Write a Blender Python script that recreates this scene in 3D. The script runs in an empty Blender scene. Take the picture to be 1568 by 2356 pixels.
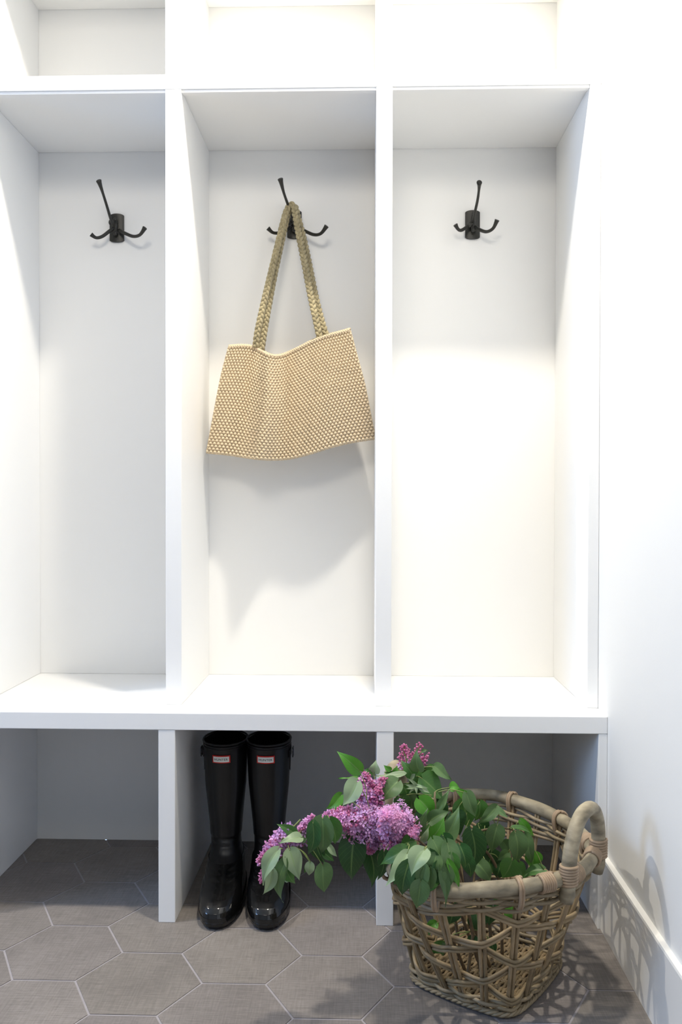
import bpy, bmesh, math, random
from mathutils import Vector, Matrix
from math import sin, cos, pi, radians, sqrt, atan2
random.seed(7)
C = bpy.context.scene.collection
sc = bpy.context.scene
W, H = 1568, 2356

# ------------------------------------------------------------------ camera
CAM = Vector((-0.0201, -1.8261, 0.9123)); YAW, PITCH, ROLL, FPX = 0.0286, -0.0127, 0.0015, 1966.39
F = Vector((-sin(YAW)*cos(PITCH), cos(YAW)*cos(PITCH), sin(PITCH)))
R0 = F.cross(Vector((0, 0, 1))).normalized(); U0 = R0.cross(F)
RR = cos(ROLL)*R0 + sin(ROLL)*U0; UU = -sin(ROLL)*R0 + cos(ROLL)*U0
cd = bpy.data.cameras.new('camera'); cam = bpy.data.objects.new('camera', cd); C.objects.link(cam)
cd.sensor_fit = 'HORIZONTAL'; cd.sensor_width = 36.0; cd.lens = FPX/W*36.0; cd.clip_start = 0.01
m = Matrix((RR, UU, -F)).transposed().to_4x4(); m.translation = CAM; cam.matrix_world = m
sc.camera = cam

def at(px, py, Y):
    """point of the room at depth Y that the photograph shows at (px, py)"""
    d = F + RR*((px-W/2)/FPX) - UU*((py-H/2)/FPX)
    return CAM + d*((Y-CAM.y)/d.y)

# ------------------------------------------------------------------ colour management, world, lights
vs = sc.view_settings
sc.display_settings.display_device = 'sRGB'
vs.view_transform = 'Standard'; vs.look = 'None'; vs.gamma = 1.0; vs.use_curve_mapping = False
vs.exposure = 0.52
world = bpy.data.worlds.new('world'); sc.world = world; world.use_nodes = True
bg = world.node_tree.nodes['Background']; bg.inputs[0].default_value = (0.55, 0.72, 1.0, 1); bg.inputs[1].default_value = 1.5

def lamp(name, kind, loc, energy, color, target=None, size=0.1, size_y=None, spread=None):
    l = bpy.data.lights.new(name, kind); l.energy = energy; l.color = color
    if kind == 'AREA':
        if size_y: l.shape = 'RECTANGLE'; l.size_y = size_y
        else: l.shape = 'DISK'
        l.size = size
        if spread: l.spread = spread
    o = bpy.data.objects.new(name, l); C.objects.link(o); o.location = loc
    if target is not None:
        o.rotation_euler = (Vector(target)-Vector(loc)).to_track_quat('-Z', 'Y').to_euler()
    return o
WARM = (1.0, 0.92, 0.785)
lamp('downlight_lamp', 'AREA', (0.03, -0.36, 2.54), 20.5, WARM, (0.03, -0.36, 0), 0.10)
lamp('downlight_lamp', 'AREA', (-1.85, -0.36, 2.54), 25.0, WARM, (-1.85, -0.36, 0), 0.10)
lamp('bay_fill_lamp', 'AREA', (-0.3, -2.1, 2.50), 3.8, WARM, (-0.3, 0.4, 1.75), 0.8, None, radians(80))  # added soft fill, no known fixture; lifts the shade in the coat bays
lamp('window_daylight', 'AREA', (-3.15, -1.25, 1.55), 27.0, (0.32, 0.56, 1.0), (0.2, -0.2, 0.8), 1.0, 1.3)

# ------------------------------------------------------------------ materials
def mat(name, col, rough=0.5, spec=0.5, metal=0.0, bump=None, coat=0.0, noise=None, sheen=0.0):
    m = bpy.data.materials.new(name); m.use_nodes = True; nt = m.node_tree; b = nt.nodes['Principled BSDF']
    b.inputs['Base Color'].default_value = (*col, 1); b.inputs['Roughness'].default_value = rough
    b.inputs['Specular IOR Level'].default_value = spec; b.inputs['Metallic'].default_value = metal
    b.inputs['Coat Weight'].default_value = coat; b.inputs['Sheen Weight'].default_value = sheen
    tc = nt.nodes.new('ShaderNodeTexCoord')
    if noise:
        sc_, amt, stretch = noise
        mp = nt.nodes.new('ShaderNodeMapping'); mp.inputs['Scale'].default_value = stretch
        n = nt.nodes.new('ShaderNodeTexNoise'); n.inputs['Scale'].default_value = sc_; n.inputs['Detail'].default_value = 5
        cr = nt.nodes.new('ShaderNodeMapRange'); cr.inputs[3].default_value = 1-amt; cr.inputs[4].default_value = 1+amt
        cr.inputs[1].default_value = 0.3; cr.inputs[2].default_value = 0.7
        mx = nt.nodes.new('ShaderNodeVectorMath'); mx.operation = 'SCALE'; mx.inputs[0].default_value = col
        nt.links.new(tc.outputs['Object'], mp.inputs[0]); nt.links.new(mp.outputs[0], n.inputs['Vector'])
        nt.links.new(n.outputs['Fac'], cr.inputs[0]); nt.links.new(cr.outputs[0], mx.inputs['Scale'])
        nt.links.new(mx.outputs[0], b.inputs['Base Color'])
    if bump:
        s_, d_ = bump
        n2 = nt.nodes.new('ShaderNodeTexNoise'); n2.inputs['Scale'].default_value = s_; n2.inputs['Detail'].default_value = 4
        bp = nt.nodes.new('ShaderNodeBump'); bp.inputs['Strength'].default_value = d_; bp.inputs['Distance'].default_value = 0.002
        nt.links.new(tc.outputs['Object'], n2.inputs['Vector']); nt.links.new(n2.outputs['Fac'], bp.inputs['Height'])
        nt.links.new(bp.outputs[0], b.inputs['Normal'])
    return m

def attr_mat(name, rough, attr='Col', spec=0.5, backface=None, trans=0.0, vein=False, sheen=0.0, noise=None):
    m = bpy.data.materials.new(name); m.use_nodes = True; nt = m.node_tree; b = nt.nodes['Principled BSDF']
    b.inputs['Roughness'].default_value = rough; b.inputs['Specular IOR Level'].default_value = spec
    b.inputs['Sheen Weight'].default_value = sheen
    a = nt.nodes.new('ShaderNodeAttribute'); a.attribute_name = attr
    src = a.outputs['Color']
    if noise:
        tc = nt.nodes.new('ShaderNodeTexCoord'); n = nt.nodes.new('ShaderNodeTexNoise')
        mp = nt.nodes.new('ShaderNodeMapping'); mp.inputs['Scale'].default_value = noise[2]
        n.inputs['Scale'].default_value = noise[0]; n.inputs['Detail'].default_value = 5
        cr = nt.nodes.new('ShaderNodeMapRange'); cr.inputs[1].default_value = .3; cr.inputs[2].default_value = .7
        cr.inputs[3].default_value = 1-noise[1]; cr.inputs[4].default_value = 1+noise[1]
        sc2 = nt.nodes.new('ShaderNodeVectorMath'); sc2.operation = 'SCALE'
        nt.links.new(tc.outputs['Object'], mp.inputs[0]); nt.links.new(mp.outputs[0], n.inputs['Vector'])
        nt.links.new(n.outputs['Fac'], cr.inputs[0]); nt.links.new(cr.outputs[0], sc2.inputs['Scale'])
        nt.links.new(src, sc2.inputs[0]); src = sc2.outputs[0]
    if vein:
        uv = nt.nodes.new('ShaderNodeUVMap'); sp = nt.nodes.new('ShaderNodeSeparateXYZ'); nt.links.new(uv.outputs[0], sp.inputs[0])
        ab = nt.nodes.new('ShaderNodeMath'); ab.operation = 'ABSOLUTE'; nt.links.new(sp.outputs[1], ab.inputs[0])
        mr = nt.nodes.new('ShaderNodeMapRange'); mr.inputs[1].default_value = 0.02; mr.inputs[2].default_value = 0.09
        mr.inputs[3].default_value = 1.0; mr.inputs[4].default_value = 0.0; nt.links.new(ab.outputs[0], mr.inputs[0])
        # side veins: run forward from the midrib
        mu = nt.nodes.new('ShaderNodeMath'); mu.operation = 'MULTIPLY_ADD'; mu.inputs[1].default_value = -0.28
        nt.links.new(ab.outputs[0], mu.inputs[0]); nt.links.new(sp.outputs[0], mu.inputs[2])
        m2 = nt.nodes.new('ShaderNodeMath'); m2.operation = 'MULTIPLY'; m2.inputs[1].default_value = 9; nt.links.new(mu.outputs[0], m2.inputs[0])
        fr = nt.nodes.new('ShaderNodeMath'); fr.operation = 'FRACT'; nt.links.new(m2.outputs[0], fr.inputs[0])
        m3 = nt.nodes.new('ShaderNodeMapRange'); m3.inputs[1].default_value = 0.0; m3.inputs[2].default_value = 0.14
        m3.inputs[3].default_value = 0.35; m3.inputs[4].default_value = 0.0; nt.links.new(fr.outputs[0], m3.inputs[0])
        mxx = nt.nodes.new('ShaderNodeMath'); mxx.operation = 'MAXIMUM'; nt.links.new(mr.outputs[0], mxx.inputs[0]); nt.links.new(m3.outputs[0], mxx.inputs[1])
        mm = nt.nodes.new('ShaderNodeMath'); mm.operation = 'MULTIPLY'; mm.inputs[1].default_value = 0.55; nt.links.new(mxx.outputs[0], mm.inputs[0])
        mix = nt.nodes.new('ShaderNodeMix'); mix.data_type = 'RGBA'; mix.inputs['B'].default_value = (0.22, 0.36, 0.12, 1)
        nt.links.new(mm.outputs[0], mix.inputs['Factor']); nt.links.new(src, mix.inputs['A']); src = mix.outputs['Result']
    if backface:
        g = nt.nodes.new('ShaderNodeNewGeometry'); mx = nt.nodes.new('ShaderNodeMix'); mx.data_type = 'RGBA'
        mx.inputs['B'].default_value = (*backface, 1)
        nt.links.new(g.outputs['Backfacing'], mx.inputs['Factor']); nt.links.new(src, mx.inputs['A']); src = mx.outputs['Result']
    nt.links.new(src, b.inputs['Base Color'])
    if trans:
        tr = nt.nodes.new('ShaderNodeBsdfTranslucent'); ms = nt.nodes.new('ShaderNodeMixShader'); ms.inputs[0].default_value = trans
        nt.links.new(src, tr.inputs[0]); nt.links.new(b.outputs[0], ms.inputs[1]); nt.links.new(tr.outputs[0], ms.inputs[2])
        nt.links.new(ms.outputs[0], nt.nodes['Material Output'].inputs[0])
    return m

M = {}
M['wall'] = mat('wall_paint', (0.86, 0.86, 0.84), 0.75, 0.3, bump=(180, 0.05))
M['ceil'] = mat('ceiling_paint', (0.84, 0.84, 0.82), 0.9, 0.2)
M['far_wall'] = mat('far_wall_paint', (0.42, 0.44, 0.47), 0.85, 0.2, bump=(180, 0.05))
M['cab'] = mat('cabinet_paint', (0.93, 0.93, 0.92), 0.42, 0.4)
M['cab_in'] = mat('cabinet_panel_paint', (0.92, 0.92, 0.91), 0.5, 0.35)
M['trim'] = mat('trim_paint', (0.88, 0.87, 0.84), 0.38, 0.5)
M['grout'] = mat('grout', (0.36, 0.34, 0.36), 0.9, 0.2, noise=(60, 0.06, (1, 1, 1)))
M['metal'] = mat('hook_bronze', (0.018, 0.017, 0.013), 0.42, 0.5, 0.0, bump=(300, 0.15))
M['rubber'] = mat('boot_rubber_matte', (0.006, 0.006, 0.007), 0.34, 0.45, bump=(70, 0.04))
M['gloss'] = mat('boot_rubber_gloss', (0.006, 0.006, 0.006), 0.11, 0.6, bump=(40, 0.07))
M['sole'] = mat('boot_sole', (0.009, 0.009, 0.010), 0.4, 0.4)
M['lining'] = mat('boot_lining', (0.006, 0.006, 0.006), 0.95, 0.05)
M['red'] = mat('label_red', (0.62, 0.02, 0.015), 0.4)
M['white'] = mat('label_white', (0.80, 0.82, 0.80), 0.4)
M['ink'] = mat('label_ink', (0.02, 0.06, 0.06), 0.5)
M['buckle'] = mat('buckle_metal', (0.10, 0.10, 0.11), 0.25, 0.5, 0.9)
M['yarn'] = mat('bag_yarn', (0.71, 0.585, 0.41), 0.85, 0.15, noise=(40, 0.05, (1, 1, 1)), sheen=0.1, bump=(900, 0.3))
M['rope'] = mat('bag_rope', (0.42, 0.36, 0.22), 0.9, 0.1, noise=(120, 0.22, (1, 1, 0.35)), sheen=0.2, bump=(700, 0.5))
M['wicker'] = attr_mat('wicker_rods', 0.48, spec=0.4, noise=(35, 0.22, (1, 1, 1)))
M['cane'] = mat('rattan_pole', (0.29, 0.25, 0.175), 0.5, 0.35, noise=(26, 0.50, (1, 1, 2.2)), bump=(90, 0.2))
M['wrap'] = mat('rattan_binding', (0.35, 0.255, 0.17), 0.5, 0.35, noise=(60, 0.16, (1, 1, 1)))
M['leaf'] = attr_mat('lilac_leaf', 0.42, spec=0.5, backface=(0.22, 0.32, 0.16), trans=0.22, vein=True)
M['petal'] = attr_mat('lilac_petal', 0.6, spec=0.25, trans=0.3)
M['stem'] = mat('lilac_stem', (0.20, 0.26, 0.08), 0.6, noise=(60, 0.2, (1, 1, 1)))
M['wood'] = mat('lilac_wood', (0.19, 0.14, 0.08), 0.75, noise=(60, 0.25, (1, 1, 1)), bump=(150, 0.4))

# tile: ceramic with a linen-like streak
tm = bpy.data.materials.new('hex_tile'); tm.use_nodes = True; nt = tm.node_tree; b = nt.nodes['Principled BSDF']
b.inputs['Roughness'].default_value = 0.55; b.inputs['Specular IOR Level'].default_value = 0.35
a = nt.nodes.new('ShaderNodeAttribute'); a.attribute_name = 'Col'; tc = nt.nodes.new('ShaderNodeTexCoord')
prev = a.outputs['Color']
for (sx, sy, s_, amt, det) in ((3, 60, 6, 0.13, 6), (60, 3, 6, 0.11, 6), (1, 1, 7, 0.12, 5), (14, 90, 5, 0.10, 4)):
    mp = nt.nodes.new('ShaderNodeMapping'); mp.inputs['Scale'].default_value = (sx, sy, 1)
    n = nt.nodes.new('ShaderNodeTexNoise'); n.inputs['Scale'].default_value = s_; n.inputs['Detail'].default_value = det
    mr = nt.nodes.new('ShaderNodeMapRange'); mr.inputs[1].default_value = .3; mr.inputs[2].default_value = .7
    mr.inputs[3].default_value = 1-amt; mr.inputs[4].default_value = 1+amt
    s2 = nt.nodes.new('ShaderNodeVectorMath'); s2.operation = 'SCALE'
    nt.links.new(tc.outputs['Object'], mp.inputs[0]); nt.links.new(mp.outputs[0], n.inputs['Vector'])
    nt.links.new(n.outputs['Fac'], mr.inputs[0]); nt.links.new(mr.outputs[0], s2.inputs['Scale']); nt.links.new(prev, s2.inputs[0]); prev = s2.outputs[0]
nt.links.new(prev, b.inputs['Base Color']); M['tile'] = tm

# ------------------------------------------------------------------ helpers
def obj(name, bm, m, parent=None, smooth=False, kind=None):
    me = bpy.data.meshes.new(name)
    if isinstance(bm, MB): bm.to(me)
    else: bm.to_mesh(me); bm.free()
    for mm in (m if isinstance(m, (list, tuple)) else [m]): me.materials.append(mm)
    if smooth: me.polygons.foreach_set('use_smooth', [True]*len(me.polygons))
    o = bpy.data.objects.new(name, me); C.objects.link(o)
    if parent is not None:
        o.parent = parent; o.matrix_parent_inverse = Matrix.Translation(-parent.location) if parent.type == 'EMPTY' else Matrix.Identity(4)
    if kind: o['kind'] = kind
    return o
def thing(name, label, cat, loc=(0, 0, 0), group=None):
    o = bpy.data.objects.new(name, None); C.objects.link(o); o.location = loc; o.empty_display_size = 0.05
    tag(o, label, cat, group); return o
def tag(o, label, cat, group=None):
    o['label'] = label; o['category'] = cat
    if group: o['group'] = group

class MB:
    """plain list based mesh collector with an optional per-vertex colour and uv"""
    def __init__(s): s.v = []; s.f = []; s.c = []; s.uv = []; s.mi = []
    def add(s, vs_, fs_, col=None, uv=None, mi=0):
        o = len(s.v); s.v += [tuple(v) for v in vs_]; s.f += [tuple(i+o for i in f) for f in fs_]
        s.c += ([col]*len(vs_)) if (col is None or not isinstance(col, list)) else col
        s.uv += uv if uv else [(0, 0)]*len(vs_); s.mi += [mi]*len(fs_)
    def to(s, me):
        me.from_pydata(s.v, [], s.f)
        if any(c is not None for c in s.c):
            a = me.color_attributes.new('Col', 'FLOAT_COLOR', 'POINT')
            fl = []
            for c in s.c: fl += [*(c or (1, 1, 1)), 1.0]
            a.data.foreach_set('color', fl)
        if any(u != (0, 0) for u in s.uv):
            l = me.uv_layers.new(name='UVMap'); d = []
            for lo in me.loops: d += list(s.uv[lo.vertex_index])
            l.data.foreach_set('uv', d)
        me.polygons.foreach_set('material_index', s.mi); me.update()
    def tube(s, pts, r, seg=8, closed=False, col=None, caps=True, squash=None, mi=0):
        pts = [Vector(p) for p in pts]; n = len(pts)
        rs = r if isinstance(r, (list, tuple)) else [r]*n
        tan = []
        for i in range(n):
            a_ = pts[(i-1) % n] if (closed or i > 0) else pts[i]; b_ = pts[(i+1) % n] if (closed or i < n-1) else pts[i]
            t = (b_-a_); tan.append(t.normalized() if t.length > 1e-9 else Vector((0, 0, 1)))
        up = Vector((0, 0, 1)) if abs(tan[0].z) < 0.9 else Vector((1, 0, 0))
        nrm = (up - tan[0]*up.dot(tan[0])).normalized(); V = []; cols = []
        for i in range(n):
            nrm = (nrm - tan[i]*nrm.dot(tan[i])).normalized(); bi = tan[i].cross(nrm)
            for k in range(seg):
                an = 2*pi*k/seg; q = squash or (1, 1)
                V.append(pts[i] + nrm*(rs[i]*q[0]*cos(an)) + bi*(rs[i]*q[1]*sin(an)))
            if isinstance(col, list): cols += [col[i]]*seg
        Fc = []
        for i in range(n if closed else n-1):
            for k in range(seg):
                a1 = i*seg+k; a2 = i*seg+(k+1) % seg; j = (i+1) % n
                Fc.append((a1, a2, j*seg+(k+1) % seg, j*seg+k))
        if caps and not closed:
            Fc.append(tuple(range(seg))[::-1]); Fc.append(tuple((n-1)*seg+k for k in range(seg)))
        s.add(V, Fc, cols if isinstance(col, list) else col, mi=mi); return s

def spline(pts, n=6, closed=False):
    P = [Vector(p) for p in pts]; N = len(P); out = []
    rng = N if closed else N-1
    for i in range(rng):
        g = (lambda k: P[k % N]) if closed else (lambda k: P[min(max(k, 0), N-1)])
        a_, b_, c_, d_ = g(i-1), g(i), g(i+1), g(i+2)
        for k in range(n):
            t = k/n
            out.append(0.5*((2*b_)+(c_-a_)*t+(2*a_-5*b_+4*c_-d_)*t*t+(3*b_-a_-3*c_+d_)*t**3))
    if not closed: out.append(P[-1].copy())
    return out
def box(bm, x0, x1, y0, y1, z0, z1, bev=0.0):
    r = bmesh.ops.create_cube(bm, size=1.0)
    bmesh.ops.scale(bm, vec=(x1-x0, y1-y0, z1-z0), verts=r['verts'])
    bmesh.ops.translate(bm, vec=((x0+x1)/2, (y0+y1)/2, (z0+z1)/2), verts=r['verts'])
    if bev:
        es = list({e for v in r['verts'] for e in v.link_edges})
        bmesh.ops.bevel(bm, geom=es, offset=bev, segments=2, affect='EDGES', profile=0.5)
def boxo(name, m, x0, x1, y0, y1, z0, z1, parent=None, bev=0.0, kind=None):
    bm = bmesh.new(); box(bm, x0, x1, y0, y1, z0, z1, bev); return obj(name, bm, m, parent, kind=kind)

# ------------------------------------------------------------------ the setting
XW, XL, YB, YF, ZC = 0.495, -3.2, 0.4456, -3.4, 2.55
boxo('wall_right', M['wall'], XW, XW+0.1, YF, YB+0.1, 0, ZC, kind='structure')
boxo('wall_back', M['wall'], XL, XW, YB, YB+0.1, 0, ZC, kind='structure')
boxo('wall_front', M['far_wall'], XL, XW, YF-0.1, YF, 0, ZC, kind='structure')
boxo('ceiling', M['ceil'], XL-0.1, XW+0.1, YF-0.1, YB+0.1, ZC, ZC+0.1, kind='structure')
bm = bmesh.new()                                    # left wall with the window opening
WY0, WY1, WZ0, WZ1 = -1.75, -0.75, 0.9, 2.2
box(bm, XL-0.1, XL, YF, WY0, 0, ZC); box(bm, XL-0.1, XL, WY1, YB, 0, ZC)
box(bm, XL-0.1, XL, WY0, WY1, 0, WZ0); box(bm, XL-0.1, XL, WY0, WY1, WZ1, ZC)
obj('wall_left', bm, M['far_wall'], kind='structure')
bm = bmesh.new()
for (a0, a1, b0, b1) in ((WY0, WY0+.05, WZ0, WZ1), (WY1-.05, WY1, WZ0, WZ1), (WY0, WY1, WZ0, WZ0+.05), (WY0, WY1, WZ1-.05, WZ1), (-1.265, -1.235, WZ0, WZ1)):
    box(bm, XL-0.07, XL-0.02, a0, a1, b0, b1)
obj('window_1', bm, M['trim'], kind='structure')

# floor: hexagonal tiles on a grout bed, one object
A_, HX, HY = 0.1209, -0.5695, -0.2284
fl = MB(); g = 0.0022
fl.add([(XL, YF, -0.0012), (XW, YF, -0.0012), (XW, YB, -0.0012), (XL, YB, -0.0012)], [(0, 1, 2, 3)], (0.5, 0.5, 0.5), mi=1)
fl.add([(XL, YF, -0.06), (XW, YF, -0.06), (XW, YB, -0.06), (XL, YB, -0.06)], [(3, 2, 1, 0)], (0.5, 0.5, 0.5), mi=1)
rh = A_*sqrt(3)/2
rt = random.Random(3)
from mathutils.geometry import intersect_line_plane
def clip(poly, ax, val, keep_less):
    out = []
    for i in range(len(poly)):
        p, q = poly[i], poly[(i+1) % len(poly)]
        ip = (p[ax] <= val) == keep_less or p[ax] == val; iq = (q[ax] <= val) == keep_less or q[ax] == val
        if ip: out.append(p)
        if ip != iq:
            t = (val-p[ax])/(q[ax]-p[ax]); out.append((p[0]+(q[0]-p[0])*t, p[1]+(q[1]-p[1])*t))
    return out
for i in range(-19, 9):
    for j in range(-16, 5):
        # hex centres: the vertex (HX,HY) is the right end of a horizontal edge => centre above it at (-a/2, +rh)
        cx = HX - A_/2 + i*1.5*A_; cy = HY + rh + (j*2 + (i % 2))*rh
        s_ = 1 - g/rh
        poly = [(cx+A_*s_*cos(pi/3*k), cy+A_*s_*sin(pi/3*k)) for k in range(6)]
        for ax, val, kl in ((0, XL, False), (0, XW, True), (1, YF, False), (1, YB, True)):
            if len(poly) >= 3: poly = clip(poly, ax, val, kl)
        if len(poly) < 3: continue
        k_ = rt.uniform(0.90, 1.10); col = (0.218*k_, 0.197*k_, 0.183*k_*rt.uniform(.98, 1.04))
        n = len(poly)
        fl.add([(x, y, 0.0) for x, y in poly]+[(x, y, -0.002) for x, y in poly], [tuple(range(n))]+[(k+n, (k+1) % n+n, (k+1) % n, k) for k in range(n)], col)
obj('floor', fl, [M['tile'], M['grout']], kind='structure')

def baseboard(name, prof, pathfn, m):
    mb = MB(); V = []
    for e in (0, 1):
        V += [pathfn(e, d, z) for d, z in prof]
    n = len(prof); mb.add(V, [(k, (k+1) % n, n+(k+1) % n, n+k) for k in range(n)]+[tuple(range(n))[::-1], tuple(range(n, 2*n))])
    return obj(name, mb, m, kind='structure')
prof = [(0, 0), (0.0129, 0), (0.0129, 0.154), (0.0115, 0.158), (0, 0.158)]
baseboard('baseboard_right', prof, lambda e, d, z: (XW-d, (YF if e == 0 else -0.0005), z), M['trim'])
baseboard('baseboard_back', prof, lambda e, d, z: ((XL if e == 0 else -1.42), YB-d, z), M['trim'])

# ------------------------------------------------------------------ built in bench and lockers
BZ0, BZ1 = 0.418, 0.455
bench = thing('storage_bench', 'long white painted bench with open shoe cubbies below its seat board', 'bench', (-0.43, 0.2, 0))
for x0, x1 in ((-0.466, -0.4295), (0.0048, 0.0413), (0.476, XW), (-0.94, -0.9035), (-1.42, -1.384)):
    boxo('side_panel' if x0 > 0.4 else 'divider_panel', M['cab'], x0, x1-(0.0003 if x0 > .4 else 0), 0.0005, YB-0.0005, 0.0, BZ0-0.0003, bench, 0.0012)
boxo('seat_board', M['cab'], -1.42, XW-0.0003, -0.0005, YB-0.0005, BZ0, BZ1, bench, 0.0015)
lk = thing('coat_locker', 'tall white open locker unit with three coat bays standing on the bench', 'cabinet', (-0.43, 0.24, BZ1))
UY, UB = 0.0737, 0.411
ZS0, ZS1, ZT = 1.8275, 1.8606, 2.20
boxo('back_panel', M['cab_in'], -1.36, XW-0.0005, UB, YB-0.0006, BZ1+0.0004, 2.24, lk)
boxo('shelf', M['cab'], -1.36, XW-0.0005, UY, UB-0.0003, ZS0, ZS1, lk, 0.0012)
boxo('top_panel', M['cab'], -1.36, XW-0.0005, UY, UB-0.0003, ZT, 2.24, lk, 0.0012)
for x0, x1 in ((-0.4667, -0.4309), (0.0023, 0.0381), (0.4705, XW-0.0005), (-0.9158, -0.88), (-1.36, -1.3242)):
    nm = 'side_panel' if (x0 > 0.4 or x0 < -1.2) else 'divider_panel'
    boxo(nm, M['cab'], x0, x1, UY+0.0006, UB-0.0003, BZ1+0.0004, ZS0-0.0002, lk, 0.001)
    boxo(nm, M['cab'], x0, x1, UY+0.0006, UB-0.0003, ZS1+0.0002, ZT-0.0002, lk, 0.001)
# small white cleat that carries the shelf inside each bay
for x0, x1 in ((-0.4305, 0.002), (0.0385, 0.470), (-0.8797, -0.467)):
    boxo('shelf_edge_strip', M['cab'], x0, x1, UY+0.004, UY+0.02, ZS0-0.006, ZS0-0.0002, lk)

# ------------------------------------------------------------------ coat hooks
def ball(mb, c, r, seg=10, rings=6, sq=(1, 1, 1)):
    V = [(c[0], c[1], c[2]+r*sq[2])]; Fc = []
    for i in range(1, rings):
        for k in range(seg):
            a1 = pi*i/rings; a2 = 2*pi*k/seg
            V.append((c[0]+r*sq[0]*sin(a1)*cos(a2), c[1]+r*sq[1]*sin(a1)*sin(a2), c[2]+r*sq[2]*cos(a1)))
    V.append((c[0], c[1], c[2]-r*sq[2])); L = len(V)-1
    for k in range(seg): Fc.append((0, 1+k, 1+(k+1) % seg))
    for i in range(rings-2):
        for k in range(seg):
            a1 = 1+i*seg+k; a2 = 1+i*seg+(k+1) % seg; Fc.append((a1, a1+seg, a2+seg, a2))
    for k in range(seg): Fc.append((L, 1+(rings-2)*seg+(k+1) % seg, 1+(rings-2)*seg+k))
    return V, Fc

def coat_hook(label, pc, up, left, right, lift):
    """pc plate centre px; up / left / right lists of px along each prong"""
    c = at(pc[0], pc[1], UB); root = thing('coat_hook', label, 'coat hook', c, 'oil dark triple coat hooks on the locker back')
    # convex plate
    mb = MB(); hw, n = 0.0188, 12; V = []
    rows = []
    for side in (0, 1):
        for i in range(n+1):
            t = -1+2*i/n
            ez = 0.0315 + 0.0055*sqrt(max(0, 1-t*t*0.96))
            for sgn in (-1, 1):
                dy = 0.0015 if side == 0 else 0.004+0.0035*(1-t*t)
                V.append((c.x+t*hw, UB-0.0004-(dy if side else 0), c.z+sgn*ez))
    st = 2*(n+1)
    Fc = []
    for i in range(n):
        a1 = 2*i; Fc.append((a1+1, a1, a1+2, a1+3)); b1 = st+a1; Fc.append((b1, b1+1, b1+3, b1+2))
        Fc.append((a1, b1, b1+2, a1+2)); Fc.append((a1+1, a1+3, b1+3, b1+1))
    Fc.append((0, 1, st+1, st)); Fc.append((2*n, st+2*n, st+2*n+1, 2*n+1))
    mb.add(V, Fc); obj('mounting_plate', mb, M['metal'], root)
    for sgn in (-1, 1):
        V, Fc = ball(None, (c.x, UB-0.0072, c.z+sgn*0.0285), 0.0032, sq=(1, 0.5, 1)); mb = MB(); mb.add(V, Fc); obj('screw_head', mb, M['metal'], root, True)
    # knuckle: vertical pin with collars
    mb = MB(); mb.tube([(c.x, UB-0.016, c.z-0.017), (c.x, UB-0.016, c.z+0.017)], 0.0055, 12)
    mb.tube([(c.x, UB-0.004, c.z+0.012), (c.x, UB-0.018, c.z+0.012)], 0.005, 10); mb.tube([(c.x, UB-0.004, c.z-0.014), (c.x, UB-0.018, c.z-0.014)], 0.005, 10)
    for z_ in (-0.0175, 0.0175): V, Fc = ball(None, (c.x, UB-0.016, c.z+z_), 0.0062); mb.add(V, Fc)
    obj('swivel_pin', mb, M['metal'], root, True)
    # small thumb tab facing out
    V, Fc = ball(None, (c.x-0.010, UB-0.026, c.z+lift), 0.0075, sq=(0.7, 0.6, 1)); mb = MB(); mb.add(V, Fc)
    mb.tube([(c.x, UB-0.017, c.z), (c.x-0.009, UB-0.026, c.z+lift)], 0.004, 8); obj('thumb_tab', mb, M['metal'], root, True)
    for nm, pts, y0, y1, flare in (('upper_prong', up, UB-0.020, UB-0.118, 0.0085), ('side_prong', left, UB-0.018, UB-0.046, 0.0062), ('side_prong', right, UB-0.018, UB-0.066, 0.0062)):
        P = []; k = len(pts)
        for i, (x, y) in enumerate(pts):
            P.append(at(x, y, y0+(y1-y0)*(i/(k-1))**0.9))
        P = spline(P, 5); n_ = len(P)
        rs = []
        for i in range(n_):
            t = i/(n_-1); r = 0.0046-0.0008*t
            if t > 0.72: r += (flare-r)*((t-0.72)/0.28)**1.6
            rs.append(r)
        mb = MB(); mb.tube(P, rs, 10, squash=(1, 0.8) if nm == 'upper_prong' else None); obj(nm, mb, M['metal'], root, True)
    return root
coat_hook('dark bronze triple coat hook on the back of the left bay', (269.5, 526),
          [(262, 522), (254, 502), (246, 475), (236, 443), (227, 416)],
          [(262, 524), (250, 533), (235, 544), (221, 547), (209, 539)],
          [(274, 530), (290, 538), (307, 544), (322, 540), (333, 524)], 0.008)
coat_hook('dark bronze triple coat hook in the middle bay carrying the knitted bag', (677, 518),
          [(674, 512), (668, 486), (661, 468), (652, 442), (644.5, 412)],
          [(670, 520), (655, 531), (640, 536), (627, 535), (616, 525)],
          [(684, 522), (702, 532), (722, 540), (738, 537), (751, 520)], -0.004)
coat_hook('dark bronze triple coat hook alone in the empty right bay', (1086, 518.5),
          [(1087, 512), (1092, 488), (1098, 460), (1101, 438), (1102, 420)],
          [(1080, 517), (1071, 524), (1060, 530), (1053, 527), (1047, 517)],
          [(1092, 522), (1106, 530), (1120, 533), (1134, 525), (1143, 506)], -0.006)

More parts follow.
